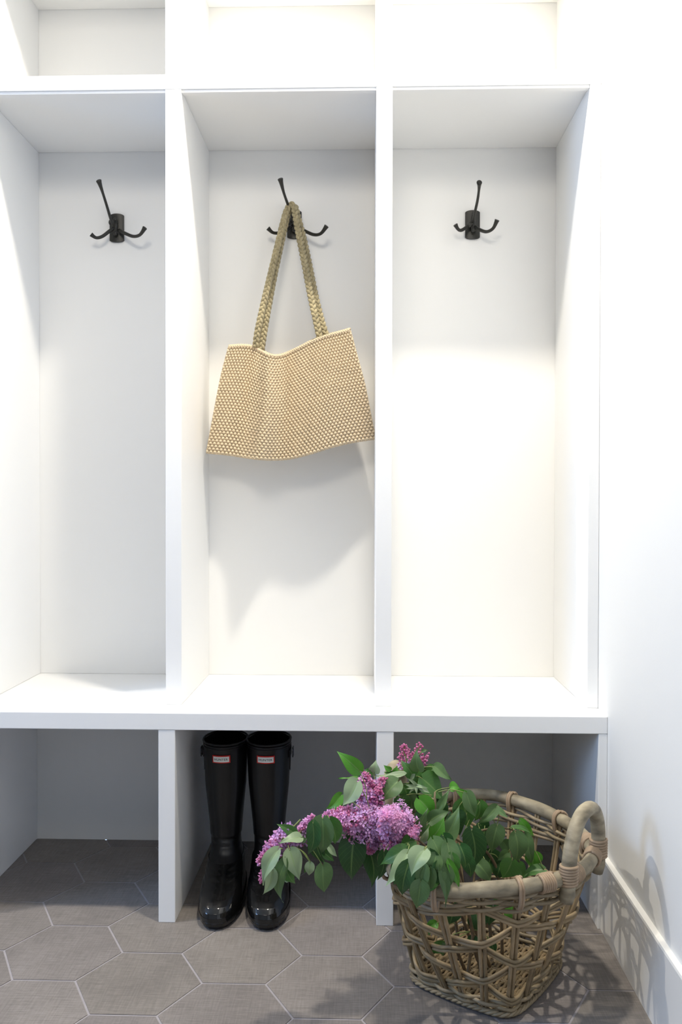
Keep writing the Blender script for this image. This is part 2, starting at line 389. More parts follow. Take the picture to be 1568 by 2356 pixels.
# ------------------------------------------------------------------ knitted bag
bag = thing('knitted_bag', 'cream chunky-knit shoulder bag hanging by rope straps from the middle hook', 'bag', at(660, 930, 0.31))
def poly(pts, t):
    """y of a polyline given as (s, x, y) knots"""
    for i in range(len(pts)-1):
        if t <= pts[i+1][0]:
            u = (t-pts[i][0])/(pts[i+1][0]-pts[i][0]); u = u
            return (pts[i][1]+(pts[i+1][1]-pts[i][1])*u, pts[i][2]+(pts[i+1][2]-pts[i][2])*u)
    return pts[-1][1:]
def smooth_curve(P, N):
    S = spline([(x, y, 0) for x, y in P], 12); L = [0]
    for i in range(1, len(S)): L.append(L[-1]+(S[i]-S[i-1]).length)
    k = [(L[i]/L[-1], S[i].x, S[i].y) for i in range(len(S))]
    return [poly(k, i/N) for i in range(N+1)]
TOP = [(527, 798), (555, 796), (582, 799), (603, 809), (625, 819), (648, 818), (680, 805), (715, 787), (745, 775), (775, 767), (804, 759)]
BOT = [(476, 1042), (520, 1046), (560, 1052), (600, 1057), (640, 1058), (675, 1054), (715, 1044), (760, 1030), (810, 1018), (862, 1010)]
LEF = [(527, 798), (511, 860), (497, 930), (486, 990), (476, 1042)]
RIG = [(804, 759), (820, 820), (836, 880), (849, 945), (862, 1010)]
NS, NR, SU, SV = 44, 38, 8, 7
NU, NV = NS*SU, NR*SV
cT, cB, cL, cR = smooth_curve(TOP, NU), smooth_curve(BOT, NU), smooth_curve(LEF, NV), smooth_curve(RIG, NV)
def gs(x, c, w): return math.exp(-((x-c)/w)**2)
def bag_px(i, j):
    u, v = i/NU, j/NV
    x = (1-v)*cT[i][0]+v*cB[i][0]+(1-u)*cL[j][0]+u*cR[j][0]-((1-u)*(1-v)*cT[0][0]+u*(1-v)*cT[NU][0]+(1-u)*v*cB[0][0]+u*v*cB[NU][0])
    y = (1-v)*cT[i][1]+v*cB[i][1]+(1-u)*cL[j][1]+u*cR[j][1]-((1-u)*(1-v)*cT[0][1]+u*(1-v)*cT[NU][1]+(1-u)*v*cB[0][1]+u*v*cB[NU][1])
    return x, y, u, v
def bag_y(u, v, front=True):
    edge = (sin(pi*u)**0.5)
    cr = 0.31-0.03*v+0.02*sin(pi*v)
    if front:
        f = 0.012*edge*(0.35+0.65*sin(pi*min(1, v*0.8+0.12)))
        f += 0.034*(sin(pi*u)**0.9)*v**1.2
        f += 0.026*gs(u, cr+0.035, 0.075)*(0.5+0.5*v)
        f -= 0.010*gs(u, cr-0.11, 0.06)*(1-.4*v) + 0.012*gs(u, cr+0.18, 0.08)*(1-.4*v)
        f += 0.010*gs(u, 0.74, 0.16) + 0.020*gs(u, cr+0.02, 0.042)*(0.6+0.4*v)
        return 0.312-f
    return 0.322+0.020*edge*sin(pi*min(1, v*0.8+0.12))*1.0
grid = []
for j in range(NV+1):
    row = []
    for i in range(NU+1):
        x, y, u, v = bag_px(i, j); row.append(at(x, y, bag_y(u, v)))
    grid.append(row)
mb = MB(); V = []; cols = []
rb = random.Random(5)
tone = {}
for j in range(NV+1):
    for i in range(NU+1):
        p = grid[j][i]
        du = grid[j][min(i+1, NU)]-grid[j][max(i-1, 0)]; dv = grid[min(j+1, NV)][i]-grid[max(j-1, 0)][i]
        n = du.cross(dv); n = n.normalized() if n.length > 1e-12 else Vector((0, -1, 0))
        if n.y > 0: n = -n
        r = j/SV; ri = int(r); s_ = i/SU + (0.5 if ri % 2 else 0); si = int(s_)
        a_ = (s_-si)*2-1; b_ = (r-ri)*2-1
        h = sqrt(max(0.0, 1-1.0*a_*a_-0.72*b_*b_))
        fade = 1.0
        V.append(p + n*(0.0072*h*fade-0.003))
Fc = []
for j in range(NV):
    for i in range(NU):
        a1 = j*(NU+1)+i; Fc.append((a1, a1+NU+1, a1+NU+2, a1+1))
mb.add(V, Fc)
# back face, coarse
NB = 40; V = []; Fc = []
for j in range(NB+1):
    for i in range(NB+1):
        x, y, u, v = bag_px(round(i*NU/NB), round(j*NV/NB)); V.append(at(x, y, bag_y(u, v, False) if 0 < i < NB and 0 < j else 0.315))
for j in range(NB):
    for i in range(NB):
        a1 = j*(NB+1)+i; Fc.append((a1, a1+1, a1+NB+2, a1+NB+1))
mb.add(V, Fc)
obj('bag_body', mb, M['yarn'], bag, True)
# twisted edging cords along the mouth and the seams
def twist(path, r, pitch, strands=2, seg=6, rr=None):
    mb = MB(); L = 0; S = [0]
    for i in range(1, len(path)): L += (path[i]-path[i-1]).length; S.append(L)
    for k in range(strands):
        pts = []
        for i, p in enumerate(path):
            t = (path[min(i+1, len(path)-1)]-path[max(i-1, 0)]).normalized()
            s1 = t.cross(Vector((0, 1, 0))).normalized(); s2 = t.cross(s1)
            ph = 2*pi*S[i]/pitch + 2*pi*k/strands
            pts.append(p+s1*(r*cos(ph))+s2*(r*sin(ph)))
        mb.tube(pts, rr or r*1.05, seg)
    return mb
def dense(P, step):
    out = []; 
    for i in range(len(P)-1):
        n = max(1, int((P[i+1]-P[i]).length/step))
        for k in range(n): out.append(P[i].lerp(P[i+1], k/n))
    out.append(P[-1]); return out
mouth = [at(cT[i][0], cT[i][1], bag_y(i/NU, 0.0)-0.001) for i in range(0, NU+1, 4)]
obj('mouth_edging', twist(dense(mouth, 0.0016), 0.0022, 0.011), M['yarn'], bag, True)
mouth2 = [at(cT[i][0], cT[i][1]-1.5, bag_y(i/NU, 0.0, False) if 0 < i < NU else 0.316) for i in range(0, NU+1, 4)]
obj('mouth_edging', twist(dense(mouth2, 0.0016), 0.0022, 0.011), M['yarn'], bag, True)
seam = [at(cL[j][0], cL[j][1], 0.314) for j in range(0, NV+1, 5)] + [at(cB[i][0], cB[i][1]-1, bag_y(i/NU, 1.0)+0.003) for i in range(6, NU, 6)] + [at(cR[j][0], cR[j][1], 0.314) for j in range(NV, -1, -5)]
obj('seam_edging', twist(dense(seam, 0.0016), 0.0018, 0.010), M['yarn'], bag, True)
# braided rope straps
def braid(path, wid, dep, pitch, r):
    mb = MB(); L = 0; S = [0]
    for i in range(1, len(path)): L += (path[i]-path[i-1]).length; S.append(L)
    for k in range(3):
        pts = []
        for i, p in enumerate(path):
            t = (path[min(i+1, len(path)-1)]-path[max(i-1, 0)]).normalized()
            s2 = Vector((0, 1, 0)); s1 = t.cross(s2)
            s1 = s1.normalized() if s1.length > 1e-4 else Vector((1, 0, 0)); s2 = s1.cross(t).normalized()
            ph = 2*pi*S[i]/pitch + 2*pi*k/3
            pts.append(p+s1*(wid*sin(ph))+s2*(dep*sin(2*ph)))
        mb.tube(pts, r, 7)
    return mb
st1 = [(588, 799, .312), (592, 765, .308), (606, 700, .310), (624, 625, .322), (641, 555, .333), (652, 510, .340), (660, 484, .345), (668, 472, .346), (675, 476, .345), (680, 500, .340), (688, 545, .332), (701, 610, .322), (714, 680, .312), (727, 740, .306), (735, 778, .309)]
st2 = [(601, 805, .322), (607, 765, .325), (618, 700, .330), (632, 625, .338), (647, 555, .346), (657, 510, .351), (664, 484, .355), (671, 474, .357), (679, 478, .356), (685, 500, .352), (697, 545, .345), (711, 610, .338), (725, 680, .330), (740, 740, .325), (751, 775, .322)]
for st in (st1, st2):
    P = dense(spline([at(*q) for q in st], 8), 0.002)
    obj('rope_strap', braid(P, 0.0048, 0.0030, 0.036, 0.0042), M['rope'], bag, True)

# ------------------------------------------------------------------ rubber boots
def make_boot(label, xt, xb, out, strapside):
    """xt: shaft centre x, xb: toe centre x, out: twist of the toe, strapside -1/+1"""
    root = thing('rubber_boot', label, 'boot', (xb, 0.1, 0), 'pair of tall black rubber boots')
    SL = [(0.355, .236, .104, .099), (0.345, .236, .104, .0985), (0.30, .235, .108, .096), (0.25, .233, .114, .0915), (0.20, .231, .120, .081), (0.16, .230, .126, .0735), (0.13, .229, .127, .069),
          (0.115, .230, .122, .0685), (0.10, .232, .110, .071), (0.088, .235, .092, .079), (0.077, .237, .067, .0815), (0.067, .238, .040, .084), (0.058, .238, .014, .086), (0.050, .238, -.006, .0875),
          (0.042, .238, -.0195, .089), (0.034, .238, -.0275, .090), (0.026, .238, -.0315, .0905), (0.018, .238, -.033, .0905), (0.004, .238, -.033, .0905)]
    def prm(z):
        for i in range(len(SL)-1):
            if z >= SL[i+1][0]:
                t = (SL[i][0]-z)/(SL[i][0]-SL[i+1][0]); t = min(max(t, 0), 1)
                return [SL[i][k]+(SL[i+1][k]-SL[i][k])*t for k in (1, 2, 3)]
        return list(SL[-1][1:])
    def ring(z, th, off=0.0):
        yb, yf, w = prm(z); yc = (yb+yf)/2; a_ = (yb-yf)/2+off; b_ = w/2+off
        low = min(1, max(0, (0.12-z)/0.07)); n = 2.0+0.5*low
        cc, ss = cos(th), sin(th)                              # th=0 -> front (towards -y)
        y = yc - a_*math.copysign(abs(cc)**(2/n), cc); x = b_*math.copysign(abs(ss)**(2/n), ss)
        u = (yb-y)/(yb-yf); x *= 1-low*0.20*(1-min(1, max(0, u*1.5)))**1.0
        if z > 0.13:
            d = abs(((th+pi) % (2*pi))-pi)                     # raised side panels leave a flat front strip
            k = 0.0016*min(1, max(0, (d-0.62)/0.10)); x *= 1+k/b_; y += (y-yc)*k/a_
        t = min(1, max(0, (z)/0.355)); xc = xb+(xt-xb)*min(1, z/0.12)
        xc += out*(0.15-y)*low
        return Vector((xc+x, y, z))
    def loft(z0, z1, n, off=0.0, seg=72, cap_bottom=False, wr=None, dens=None):
        mb = MB(); V = []
        for i in range(n+1):
            z = z0+(z1-z0)*i/n
            for k in range(seg):
                th = 2*pi*k/seg; o2 = off+(wr(z, th) if wr else 0); V.append(ring(z, th, o2))
        Fc = [(i*seg+k, (i+1)*seg+k, (i+1)*seg+(k+1) % seg, i*seg+(k+1) % seg) for i in range(n) for k in range(seg)]
        if cap_bottom: Fc.append(tuple(n*seg+k for k in range(seg)))
        mb.add(V, Fc); return mb
    # shaft with ankle creases
    def wrk(z, th):
        f = max(0, cos(th))**2
        return 0.0014*f*sin(z*420+th*2)*gs(z, 0.122, 0.016)
    sh = loft(0.350, 0.080, 76, wr=wrk); obj('shaft', sh, M['rubber'], root, True)
    li = loft(0.354, 0.12, 20, -0.0035)
    li.f = [f[::-1] for f in li.f]; obj('lining', li, M['lining'], root, True)
    def wrf(z, th):
        f = max(0, cos(th))
        r = 0.0
        if z < 0.062: r += 0.0016*min(1, max(0, (0.062-z)/0.004))*min(1, max(0, (f-0.1)/0.15))*(1 if z > 0.0 else 0)
        r += 0.0007*f*sin(z*900+th*3+sin(th*5))*gs(z, 0.072, 0.012)
        return r
    obj('foot', loft(0.089, 0.010, 84, 0.0012, wr=wrf, seg=96), M['gloss'], root, True)
    # sole with welt and tread
    so = loft(0.021, 0.016, 4, 0.0032); obj('welt', loft(0.0255, 0.0175, 4, 0.0036, cap_bottom=False), M['gloss'], root, True)
    so = MB(); seg = 96; V = []
    for z, o2 in ((0.0180, 0.0005), (0.0180, 0.0034), (0.012, 0.0026), (0.006, -0.001), (0.0, -0.006)):
        for k in range(seg):
            tr = (0.0010 if (k//2) % 2 else 0) if z < 0.017 else 0
            V.append(ring(max(z, 0.004), 2*pi*k/seg, o2-tr)); V[-1].z = z
    Fc = [(i*seg+k, (i+1)*seg+k, (i+1)*seg+(k+1) % seg, i*seg+(k+1) % seg) for i in range(4) for k in range(seg)]+[tuple(4*seg+k for k in range(seg))]
    so.add(V, Fc); obj('sole', so, M['sole'], root, True)
    # rolled top band
    mb = MB(); seg = 64
    for z, r in ((0.355, 0.0024), (0.3495, 0.0017), (0.3445, 0.0014)):
        mb.tube([ring(z, 2*pi*k/seg, 0.0002) for k in range(seg)], r, 8, closed=True)
    obj('top_band', mb, M['rubber'], root, True)
    # badge on the front of the shaft
    def front(s, z, off):                                     # s: arc length from the front centre
        th = 0.0; step = 0.02 if s > 0 else -0.02; acc = 0; p = ring(z, 0, off)
        s_ = abs(s)
        while True:
            q = ring(z, th+step, off); d = (q-p).length
            if acc+d >= s_: return p.lerp(q, (s_-acc)/d if d else 0)
            acc += d; p = q; th += step
    def patch(w, h, zc, off, m, par, name, off_in=0.0):
        mb = MB(); n = 14; V = []
        for o2 in (off, 0.0):
            for j in (0, 1):
                for i in range(n+1): V.append(front(-w/2+w*i/n, zc+(-h/2 if j == 0 else h/2), o2))
        N = n+1; Fc = [(i, i+1, N+i+1, N+i) for i in range(n)]
        Fc += [(i+1, i, 2*N+i, 2*N+i+1) for i in range(n)]+[(N+i, N+i+1, 3*N+i+1, 3*N+i) for i in range(n)]+[(0, N, 3*N, 2*N), (N+n, n, 2*N+n, 3*N+n)]
        mb.add(V, Fc); return obj(name, mb, m, par)
    zl = 0.3235
    lab = patch(0.0425, 0.0172, zl, 0.0028, M['red'], root, 'badge'); lab['label'] = 'white badge with red border reading HUNTER'
    patch(0.0375, 0.0125, zl, 0.0034, M['white'], lab, 'badge_face')
    fc = bpy.data.curves.new('txt', 'FONT'); fc.body = 'HUNTER'; fc.size = 0.0078; fc.align_x = 'CENTER'; fc.align_y = 'CENTER'; fc.offset = 0.00012; fc.space_character = 1.12; fc.resolution_u = 3
    to = bpy.data.objects.new('txt', fc); C.objects.link(to); bpy.context.view_layer.update()
    me = to.to_mesh(); tv = [v.co.copy() for v in me.vertices]; tf = [tuple(p.vertices) for p in me.polygons]; to.to_mesh_clear()
    bpy.data.objects.remove(to); bpy.data.curves.remove(fc)
    xs = [v.x for v in tv]; k = 0.0315/(max(xs)-min(xs)); xm = (max(xs)+min(xs))/2; zs_ = [v.y for v in tv]; zm = (max(zs_)+min(zs_))/2
    mb = MB(); mb.add([front((v.x-xm)*k, zl+(v.y-zm)*0.92, 0.0037) for v in tv], tf); obj('lettering', mb, M['ink'], lab)
    # side gusset strap and buckle
    def sidep(th, z, off): return ring(z, th, off)
    s_ = strapside; mb = MB(); n = 16; V = []
    for i in range(n+1):
        th = s_*(pi*0.40+(pi*0.42)*i/n)
        for z, o2 in ((0.332, .0028), (0.316, .0028), (0.316, 0.0), (0.332, 0.0)): V.append(sidep(th, z+0.004*sin(i/n*pi), o2))
    Fc = [(i*4+k, i*4+(k+1) % 4, (i+1)*4+(k+1) % 4, (i+1)*4+k) for i in range(n) for k in range(4)]+[(0, 1, 2, 3), (n*4+3, n*4+2, n*4+1, n*4)]
    if s_ < 0: Fc = [f[::-1] for f in Fc]
    mb.add(V, Fc); stp = obj('side_strap', mb, M['rubber'], root)
    c = sidep(s_*pi*0.5, 0.324, 0.0045); mb = MB()
    P = [c+Vector((0, dy, dz)) for dy, dz in ((-.009, -.0105), (.009, -.0105), (.009, .0105), (-.009, .0105))]
    P = [P[i].lerp(P[(i+1) % 4], t) for i in range(4) for t in (0.1, 0.5, 0.9)]
    mb.tube([p+Vector((s_*0.002, 0, 0)) for p in P], 0.0015, 6, closed=True); mb.tube([c+Vector((s_*.002, 0, -.0105)), c+Vector((s_*.002, 0, .0105))], 0.0010, 6)
    obj('buckle', mb, M['buckle'], stp, True)
    # rear gusset flap under the strap
    mb = MB(); V = []; n = 12
    for i in range(n+1):
        th = s_*(pi*0.48+(pi*0.20)*i/n)
        for z, o2 in ((0.342, .002), (0.285-0.012*abs(i/n-.5), .002), (0.285, 0.0), (0.342, 0.0)): V.append(sidep(th, z, o2))
    Fc = [(i*4+k, i*4+(k+1) % 4, (i+1)*4+(k+1) % 4, (i+1)*4+k) for i in range(n) for k in range(4)]+[(0, 1, 2, 3), (n*4+3, n*4+2, n*4+1, n*4)]
    if s_ < 0: Fc = [f[::-1] for f in Fc]
    mb.add(V, Fc); obj('gusset', mb, M['rubber'], root)
    return root
make_boot('black rubber wellington boot, the one nearer the bench divider on its left', -0.3475, -0.3345, -0.02, -1)
make_boot('black rubber wellington boot partly behind the drooping lilac blossom', -0.2460, -0.2335, 0.02, 1)

# ------------------------------------------------------------------ wicker basket
BC = Vector((0.2175, -0.172, 0)); RZ = 0.270
rimk = [(.165, .040), (.21, .047), (.27, .038), (.338, -.028), (.378, -.100), (.398, -.170), (.399, -.250), (.3725, -.3116), (.333, -.354), (.292, -.381), (.242, -.400), (.19, -.411), (.124, -.418),
        (.062, -.395), (.028, -.335), (.018, -.255), (.026, -.16), (.052, -.075), (.10, -.002)]
RIMP = spline([(x, y, RZ) for x, y in rimk], 8, closed=True)
RC = Vector((0.21, -0.185, 0))
def rim_at(th):
    best = None; n = len(RIMP)
    for i in range(n):
        a_ = RIMP[i]; b_ = RIMP[(i+1) % n]
        ta = atan2(a_.y-RC.y, a_.x-RC.x); tb = atan2(b_.y-RC.y, b_.x-RC.x)
        d = (tb-ta+pi) % (2*pi)-pi; e = (th-ta+pi) % (2*pi)-pi
        if abs(d) > 1e-6 and 0 <= e/d <= 1: return a_.lerp(b_, e/d)
    return min(RIMP, key=lambda p: abs((atan2(p.y-RC.y, p.x-RC.x)-th+pi) % (2*pi)-pi)).copy()
EX = Vector((cos(radians(-35)), sin(radians(-35)), 0)); EY = Vector((-EX.y, EX.x, 0))
def base_at(th):
    d = Vector((cos(th), sin(th), 0)); x, y = d.dot(EX)/0.105, d.dot(EY)/0.120; n = 6
    return BC + d*((abs(x)**n+abs(y)**n)**(-1/n))
NT = 360; RT = [rim_at(2*pi*i/NT) for i in range(NT)]; BT = [base_at(2*pi*i/NT) for i in range(NT)]
def side(th, z, off=0.0):
    i = (th/(2*pi)*NT) % NT; i0 = int(i) % NT; i1 = (i0+1) % NT; f_ = i-int(i)
    r = RT[i0].lerp(RT[i1], f_); b_ = BT[i0].lerp(BT[i1], f_); t = z/RZ
    tt = 1-(1-min(1, max(0, t)))**1.12
    p = b_.lerp(Vector((r.x, r.y, 0)), tt*0.97); p.z = z
    d = (p-Vector((RC.x, RC.y, z))); d.normalize()
    return p + d*off
basket = thing('wicker_basket', 'round-rimmed open-weave rattan basket on the floor holding cut lilacs', 'basket', (BC.x, BC.y, 0))
rk = random.Random(11)
def wcol(k=1.0):
    t = rk.random(); k *= rk.uniform(0.85, 1.12)
    return ((0.27+0.09*t)*k, (0.205+0.06*t)*k, (0.115+0.04*t)*k)
def gcol(k=1.0):
    t = rk.random(); k *= rk.uniform(0.85, 1.12)
    return ((0.26+0.06*t)*k, (0.205+0.05*t)*k, (0.125+0.04*t)*k)
NSK = 20
sth = []
# even spacing along the mid-height girth, a stake at the front corner
GP = [side(2*pi*i/720, 0.12) for i in range(720)]; GL = [0]
for i in range(720): GL.append(GL[-1]+(GP[(i+1) % 720]-GP[i]).length)
i0 = int(277/360*720); L0 = GL[i0]
for j in range(NSK):
    l = (L0+GL[-1]*j/NSK) % GL[-1]; k = next(i for i in range(720) if GL[i+1] >= l)
    sth.append(2*pi*(k+(l-GL[k])/(GL[k+1]-GL[k]))/720)
def thj(x):                                              # angle at fractional stake index
    j = math.floor(x); f_ = x-j; a1 = sth[j % NSK]; a2 = sth[(j+1) % NSK]; d = (a2-a1) % (2*pi)
    return a1+d*f_
mb = MB()
for j in range(NSK):
    for s_ in (-1, 1):
        dth = s_*0.0036
        pts = []
        w = rk.uniform(-0.0008, 0.0008)
        for i in range(15):
            z = 0.004+(0.262-0.004)*i/14; p = side(sth[j], z); q = side(sth[j]+0.02, z); t = (q-p).normalized()
            pts.append(p+t*(dth+w*sin(i)))
        mb.tube(pts, 0.0036, 7, col=wcol(0.9))
obj('stakes', mb, M['wicker'], basket, True)
# zigzag double rows forming six-sided openings
mb = MB(); ROWS = 5; Z0, Z1 = 0.048, 0.212; DZ = (Z1-Z0)/(ROWS-1)
pat = [1, 1, -1, -1]
for r in range(ROWS):
    amp = DZ*0.30; ph = 0 if r % 2 else 2
    for e in (-1, 1):
        pts = []; cols = []; K = 6; c0 = wcol(1.0)
        for j in range(NSK):
            a1 = pat[(j+ph) % 4]; a2 = pat[(j+1+ph) % 4]
            for k in range(K):
                f_ = k/K; z = Z0+r*DZ+amp*(a1+(a2-a1)*f_)+e*0.0040
                o2 = (0.0072 if j % 2 == r % 2 else -0.0072)*(cos(pi*f_))
                pts.append(side(thj(j+f_), z, o2)); 
                kk = 1-0.18*(0.5+0.5*sin(j*1.7+r)); cols.append(tuple(c*kk for c in c0))
        mb.tube(pts, 0.0033, 7, closed=True, col=cols)
obj('woven_rows', mb, M['wicker'], basket, True)
def band(z0, z1, n, amp, r, colf, name, out=0.0):
    mb = MB()
    for k in range(n):
        ph = k % 2; pts = []; cl = []
        c0 = colf()
        for j in range(NSK):
            for i in range(6):
                x = j+i/6; z = z0+(z1-z0)*k/(n-1)+0.0018*sin(x*2.1+k*2.4)
                pts.append(side(thj(x), z, out+amp*cos(pi*(x+ph)))); cl.append(tuple(c*(0.92+0.12*sin(x*3+k)) for c in c0))
        mb.tube(pts, r, 7, closed=True, col=cl)
    obj(name, mb, M['wicker'], basket, True)
band(0.226, 0.252, 5, 0.0068, 0.0036, gcol, 'top_band')
band(0.005, 0.030, 5, 0.0062, 0.0036, gcol, 'bottom_band')
# outer foot braid
mb = MB()
for k in range(3):
    pts = []
    for i in range(240):
        th = 2*pi*i/240; ph = i/240*2*pi*26+2*pi*k/3
        pts.append(side(th, 0.0075+0.0028*sin(ph), 0.007+0.0028*cos(ph)))
    mb.tube(pts, 0.0030, 6, closed=True, col=gcol(1.0))
obj('foot_braid', mb, M['wicker'], basket, True)
# woven bottom
mb = MB()
k = -0.10
while k <= 0.101:                                        # rods along EY
    L = 0.114; pts = [BC+EX*k+EY*(-L+2*L*i/16)+Vector((0, 0, 0.010+0.0022*(1 if (i+int(k*1000)//8) % 2 else -1))) for i in range(17)]
    mb.tube(pts, 0.0033, 6, col=wcol(0.75)); k += 0.0078
k = -0.108
while k <= 0.109:
    L = 0.100
    for dd in (-0.0028, 0.0028):
        mb.tube([BC+EY*(k+dd)+EX*(-L)+Vector((0, 0, 0.010)), BC+EY*(k+dd)+EX*L+Vector((0, 0, 0.010))], 0.0026, 6, col=wcol(0.75))
    k += 0.027
obj('woven_bottom', mb, M['wicker'], basket, True)
# rim pole
rp = [p.copy() for p in RIMP]; mb = MB(); 
mb.tube(rp, [0.0125+0.0006*sin(i*0.31) for i in range(len(rp))], 14, closed=True); obj('rim', mb, M['cane'], basket, True)
def rimframe(th):
    p = rim_at(th); q = rim_at(th+0.03); o = rim_at(th-0.03); t = (q-o).normalized(); return p, t
def coil(c, t, r, n, wid, rod, drop=0.0):
    """n turns of cane round a pole"""
    up = Vector((0, 0, 1)); up = (up-t*up.dot(t)).normalized() if abs(t.z) < .95 else Vector((1, 0, 0)); s_ = t.cross(up); pts = []
    for i in range(n*16+1):
        a1 = 2*pi*i/16; dz = up*(r*cos(a1)); 
        if drop and cos(a1) < 0: dz = up*((r+drop)*cos(a1))
        pts.append(c+t*(-wid/2+wid*i/(n*16))+dz+s_*(r*sin(a1)))
    return pts
H1, H2 = radians(-39), radians(151)
for j in range(0, NSK, 2):
    th = sth[j]
    if min(abs((th-H1+pi) % (2*pi)-pi), abs((th-H2+pi) % (2*pi)-pi)) < 0.30: continue
    p, t = rimframe(th); mb = MB(); mb.tube(coil(p, t, 0.0150, 2, 0.0085, 0.003, 0.022), 0.0030, 6); obj('rim_binding', mb, M['wrap'], basket, True)
def handle(thc, dth, hh, lean):
    a1, t1 = rimframe(thc-dth); a2, t2 = rimframe(thc+dth); mid = (a1+a2)/2
    outd = Vector((cos(thc), sin(thc), 0)); pts = []
    wv = (a2-a1)/2
    for i in range(33):
        an = pi*i/32; s_ = -cos(an); 
        z = hh*(sin(an)**0.75 if sin(an) > 0 else 0)
        sx = math.copysign(abs(s_)**0.9, s_)
        p = mid+wv*sx*(1.0-0.05*sin(an))+Vector((0, 0, z-0.004))+outd*(0.010+lean*z)
        pts.append(p)
    pts = [pts[0]-Vector((0, 0, 0.032))+outd*-0.004, pts[0]-Vector((0, 0, 0.018))]+pts+[pts[-1]-Vector((0, 0, 0.018)), pts[-1]-Vector((0, 0, 0.032))+outd*-0.004]
    mb = MB(); mb.tube(pts, 0.0128, 14); h = obj('handle', mb, M['cane'], basket, True)
    for e in (0, 1):
        p0 = pts[2+2] if e == 0 else pts[-5]; p1 = pts[1] if e == 0 else pts[-2]
        d = (p0-p1); mb = MB(); t = d.normalized()
        mb.tube(coil(p1.lerp(p0, 0.62), t, 0.0140, 7, 0.034, 0.003), 0.0030, 6, squash=(1, 1)); obj('foot_wrap', mb, M['wrap'], h, True)
    for th in (thc-dth-0.17, thc-dth+0.15, thc+dth-0.15, thc+dth+0.17):
        p, t = rimframe(th); mb = MB(); mb.tube(coil(p, t, 0.0140, 6, 0.026, 0.003), 0.0028, 6); obj('rim_wrap', mb, M['wrap'], basket, True)
handle(H1, 0.36, 0.103, 0.04)
handle(H2, 0.26, 0.105, 0.0)

# ------------------------------------------------------------------ lilac branches
rl = random.Random(21)
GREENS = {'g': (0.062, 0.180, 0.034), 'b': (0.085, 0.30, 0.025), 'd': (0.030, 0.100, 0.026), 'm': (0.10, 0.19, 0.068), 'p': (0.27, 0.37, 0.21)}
def leaf(parent, base, tip, width, tone='g', nrm=None, fold=0.22, curl=0.0, wave=0.04):
    Lv = tip-base; L = Lv.length; ex = Lv.normalized()
    n = nrm or (Vector((rl.uniform(-.35, .35), -1, rl.uniform(0.1, 0.7))))
    n = (n-ex*n.dot(ex)).normalized(); ey = n.cross(ex); NSg, NTg = 18, 4
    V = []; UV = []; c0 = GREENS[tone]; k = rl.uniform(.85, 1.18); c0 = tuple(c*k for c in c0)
    ph = rl.uniform(0, 6); side_b = rl.uniform(-0.16, 0.16); droop = rl.uniform(0.0, 0.28); cusp = rl.uniform(-.10, .10)
    for i in range(NSg+1):
        s_ = i/NSg; hw = width/2*((s_**0.5)*((1-s_)**1.4)/0.338) if 0 < s_ < 1 else 0
        if i == 0: hw = width*0.06
        cz = curl*(4*s_*(1-s_))*L*0.5 - curl*s_*s_*L*0.0
        for j in range(-NTg, NTg+1):
            t = j/NTg
            back = -0.13*L*(abs(t)**2)*max(0, 1-s_*3)        # heart-shaped base lobes
            z = cz + fold*abs(t)*hw*1.0 - 0.25*fold*hw*t*t + wave*L*sin(s_*9+ph+t*1.5)*abs(t)*0.35 - droop*L*s_**2.4
            V.append(base+ex*(s_*L+back)+ey*(t*hw+side_b*L*sin(pi*s_)*0.6+cusp*L*max(0, s_-.6)**1.5)+n*z); UV.append((s_+0.001, t))
    Wd = 2*NTg+1; Fc = []
    for i in range(NSg):
        for j in range(Wd-1):
            a1 = i*Wd+j; Fc.append((a1, a1+Wd, a1+Wd+1, a1+1) if False else (a1, a1+1, a1+Wd+1, a1+Wd))
    mb = MB(); mb.add(V, Fc, c0, UV)
    # orient so the upper face looks along +n
    v0, v1, v2 = Vector(V[0+Wd*5]), Vector(V[1+Wd*5]), Vector(V[Wd*6])
    if (v1-v0).cross(v2-v0).dot(n) < 0: mb.f = [f[::-1] for f in mb.f]
    return obj('leaf', mb, M['leaf'], parent, True)

def floret(mb, c, n, r, col, rnd):
    n = n.normalized(); up = Vector((rnd.uniform(-1, 1), rnd.uniform(-1, 1), rnd.uniform(-1, 1)))
    x = (up-n*up.dot(n)).normalized(); y = n.cross(x)
    cup = rnd.uniform(-0.15, 0.45)
    for k in range(4):
        a1 = pi/2*k; d = x*cos(a1)+y*sin(a1); e = n.cross(d); rr = r*rnd.uniform(.88, 1.1)
        V = [c+d*(rr*.12), c+d*(rr*.55)+e*(rr*.36)+n*(rr*cup*.4), c+d*rr*1.0+e*(rr*.18)+n*(rr*cup), c+d*(rr*1.06)+n*(rr*(cup+.08)), c+d*rr*1.0-e*(rr*.18)+n*(rr*cup), c+d*(rr*.55)-e*(rr*.36)+n*(rr*cup*.4), c+d*(rr*.6)+n*(rr*(cup*.4-.10))]
        kk = rnd.uniform(.85, 1.12); cc = tuple(min(1, q*kk) for q in col)
        mb.add(V, [(0, 6, 1), (1, 6, 2), (2, 6, 3), (3, 6, 4), (4, 6, 5), (5, 6, 0)], cc)
    mb.tube([c-n*r*1.5, c], r*0.16, 4, col=tuple(q*0.75 for q in col), caps=False)
def bud(mb, c, n, r, col):
    n = n.normalized(); mb.tube([c-n*r*3.2, c-n*r*1.2, c-n*r*.6, c, c+n*r*.6, c+n*r*.9], [r*.35, r*.4, r*.8, r, r*.75, r*.15], 6, col=col)
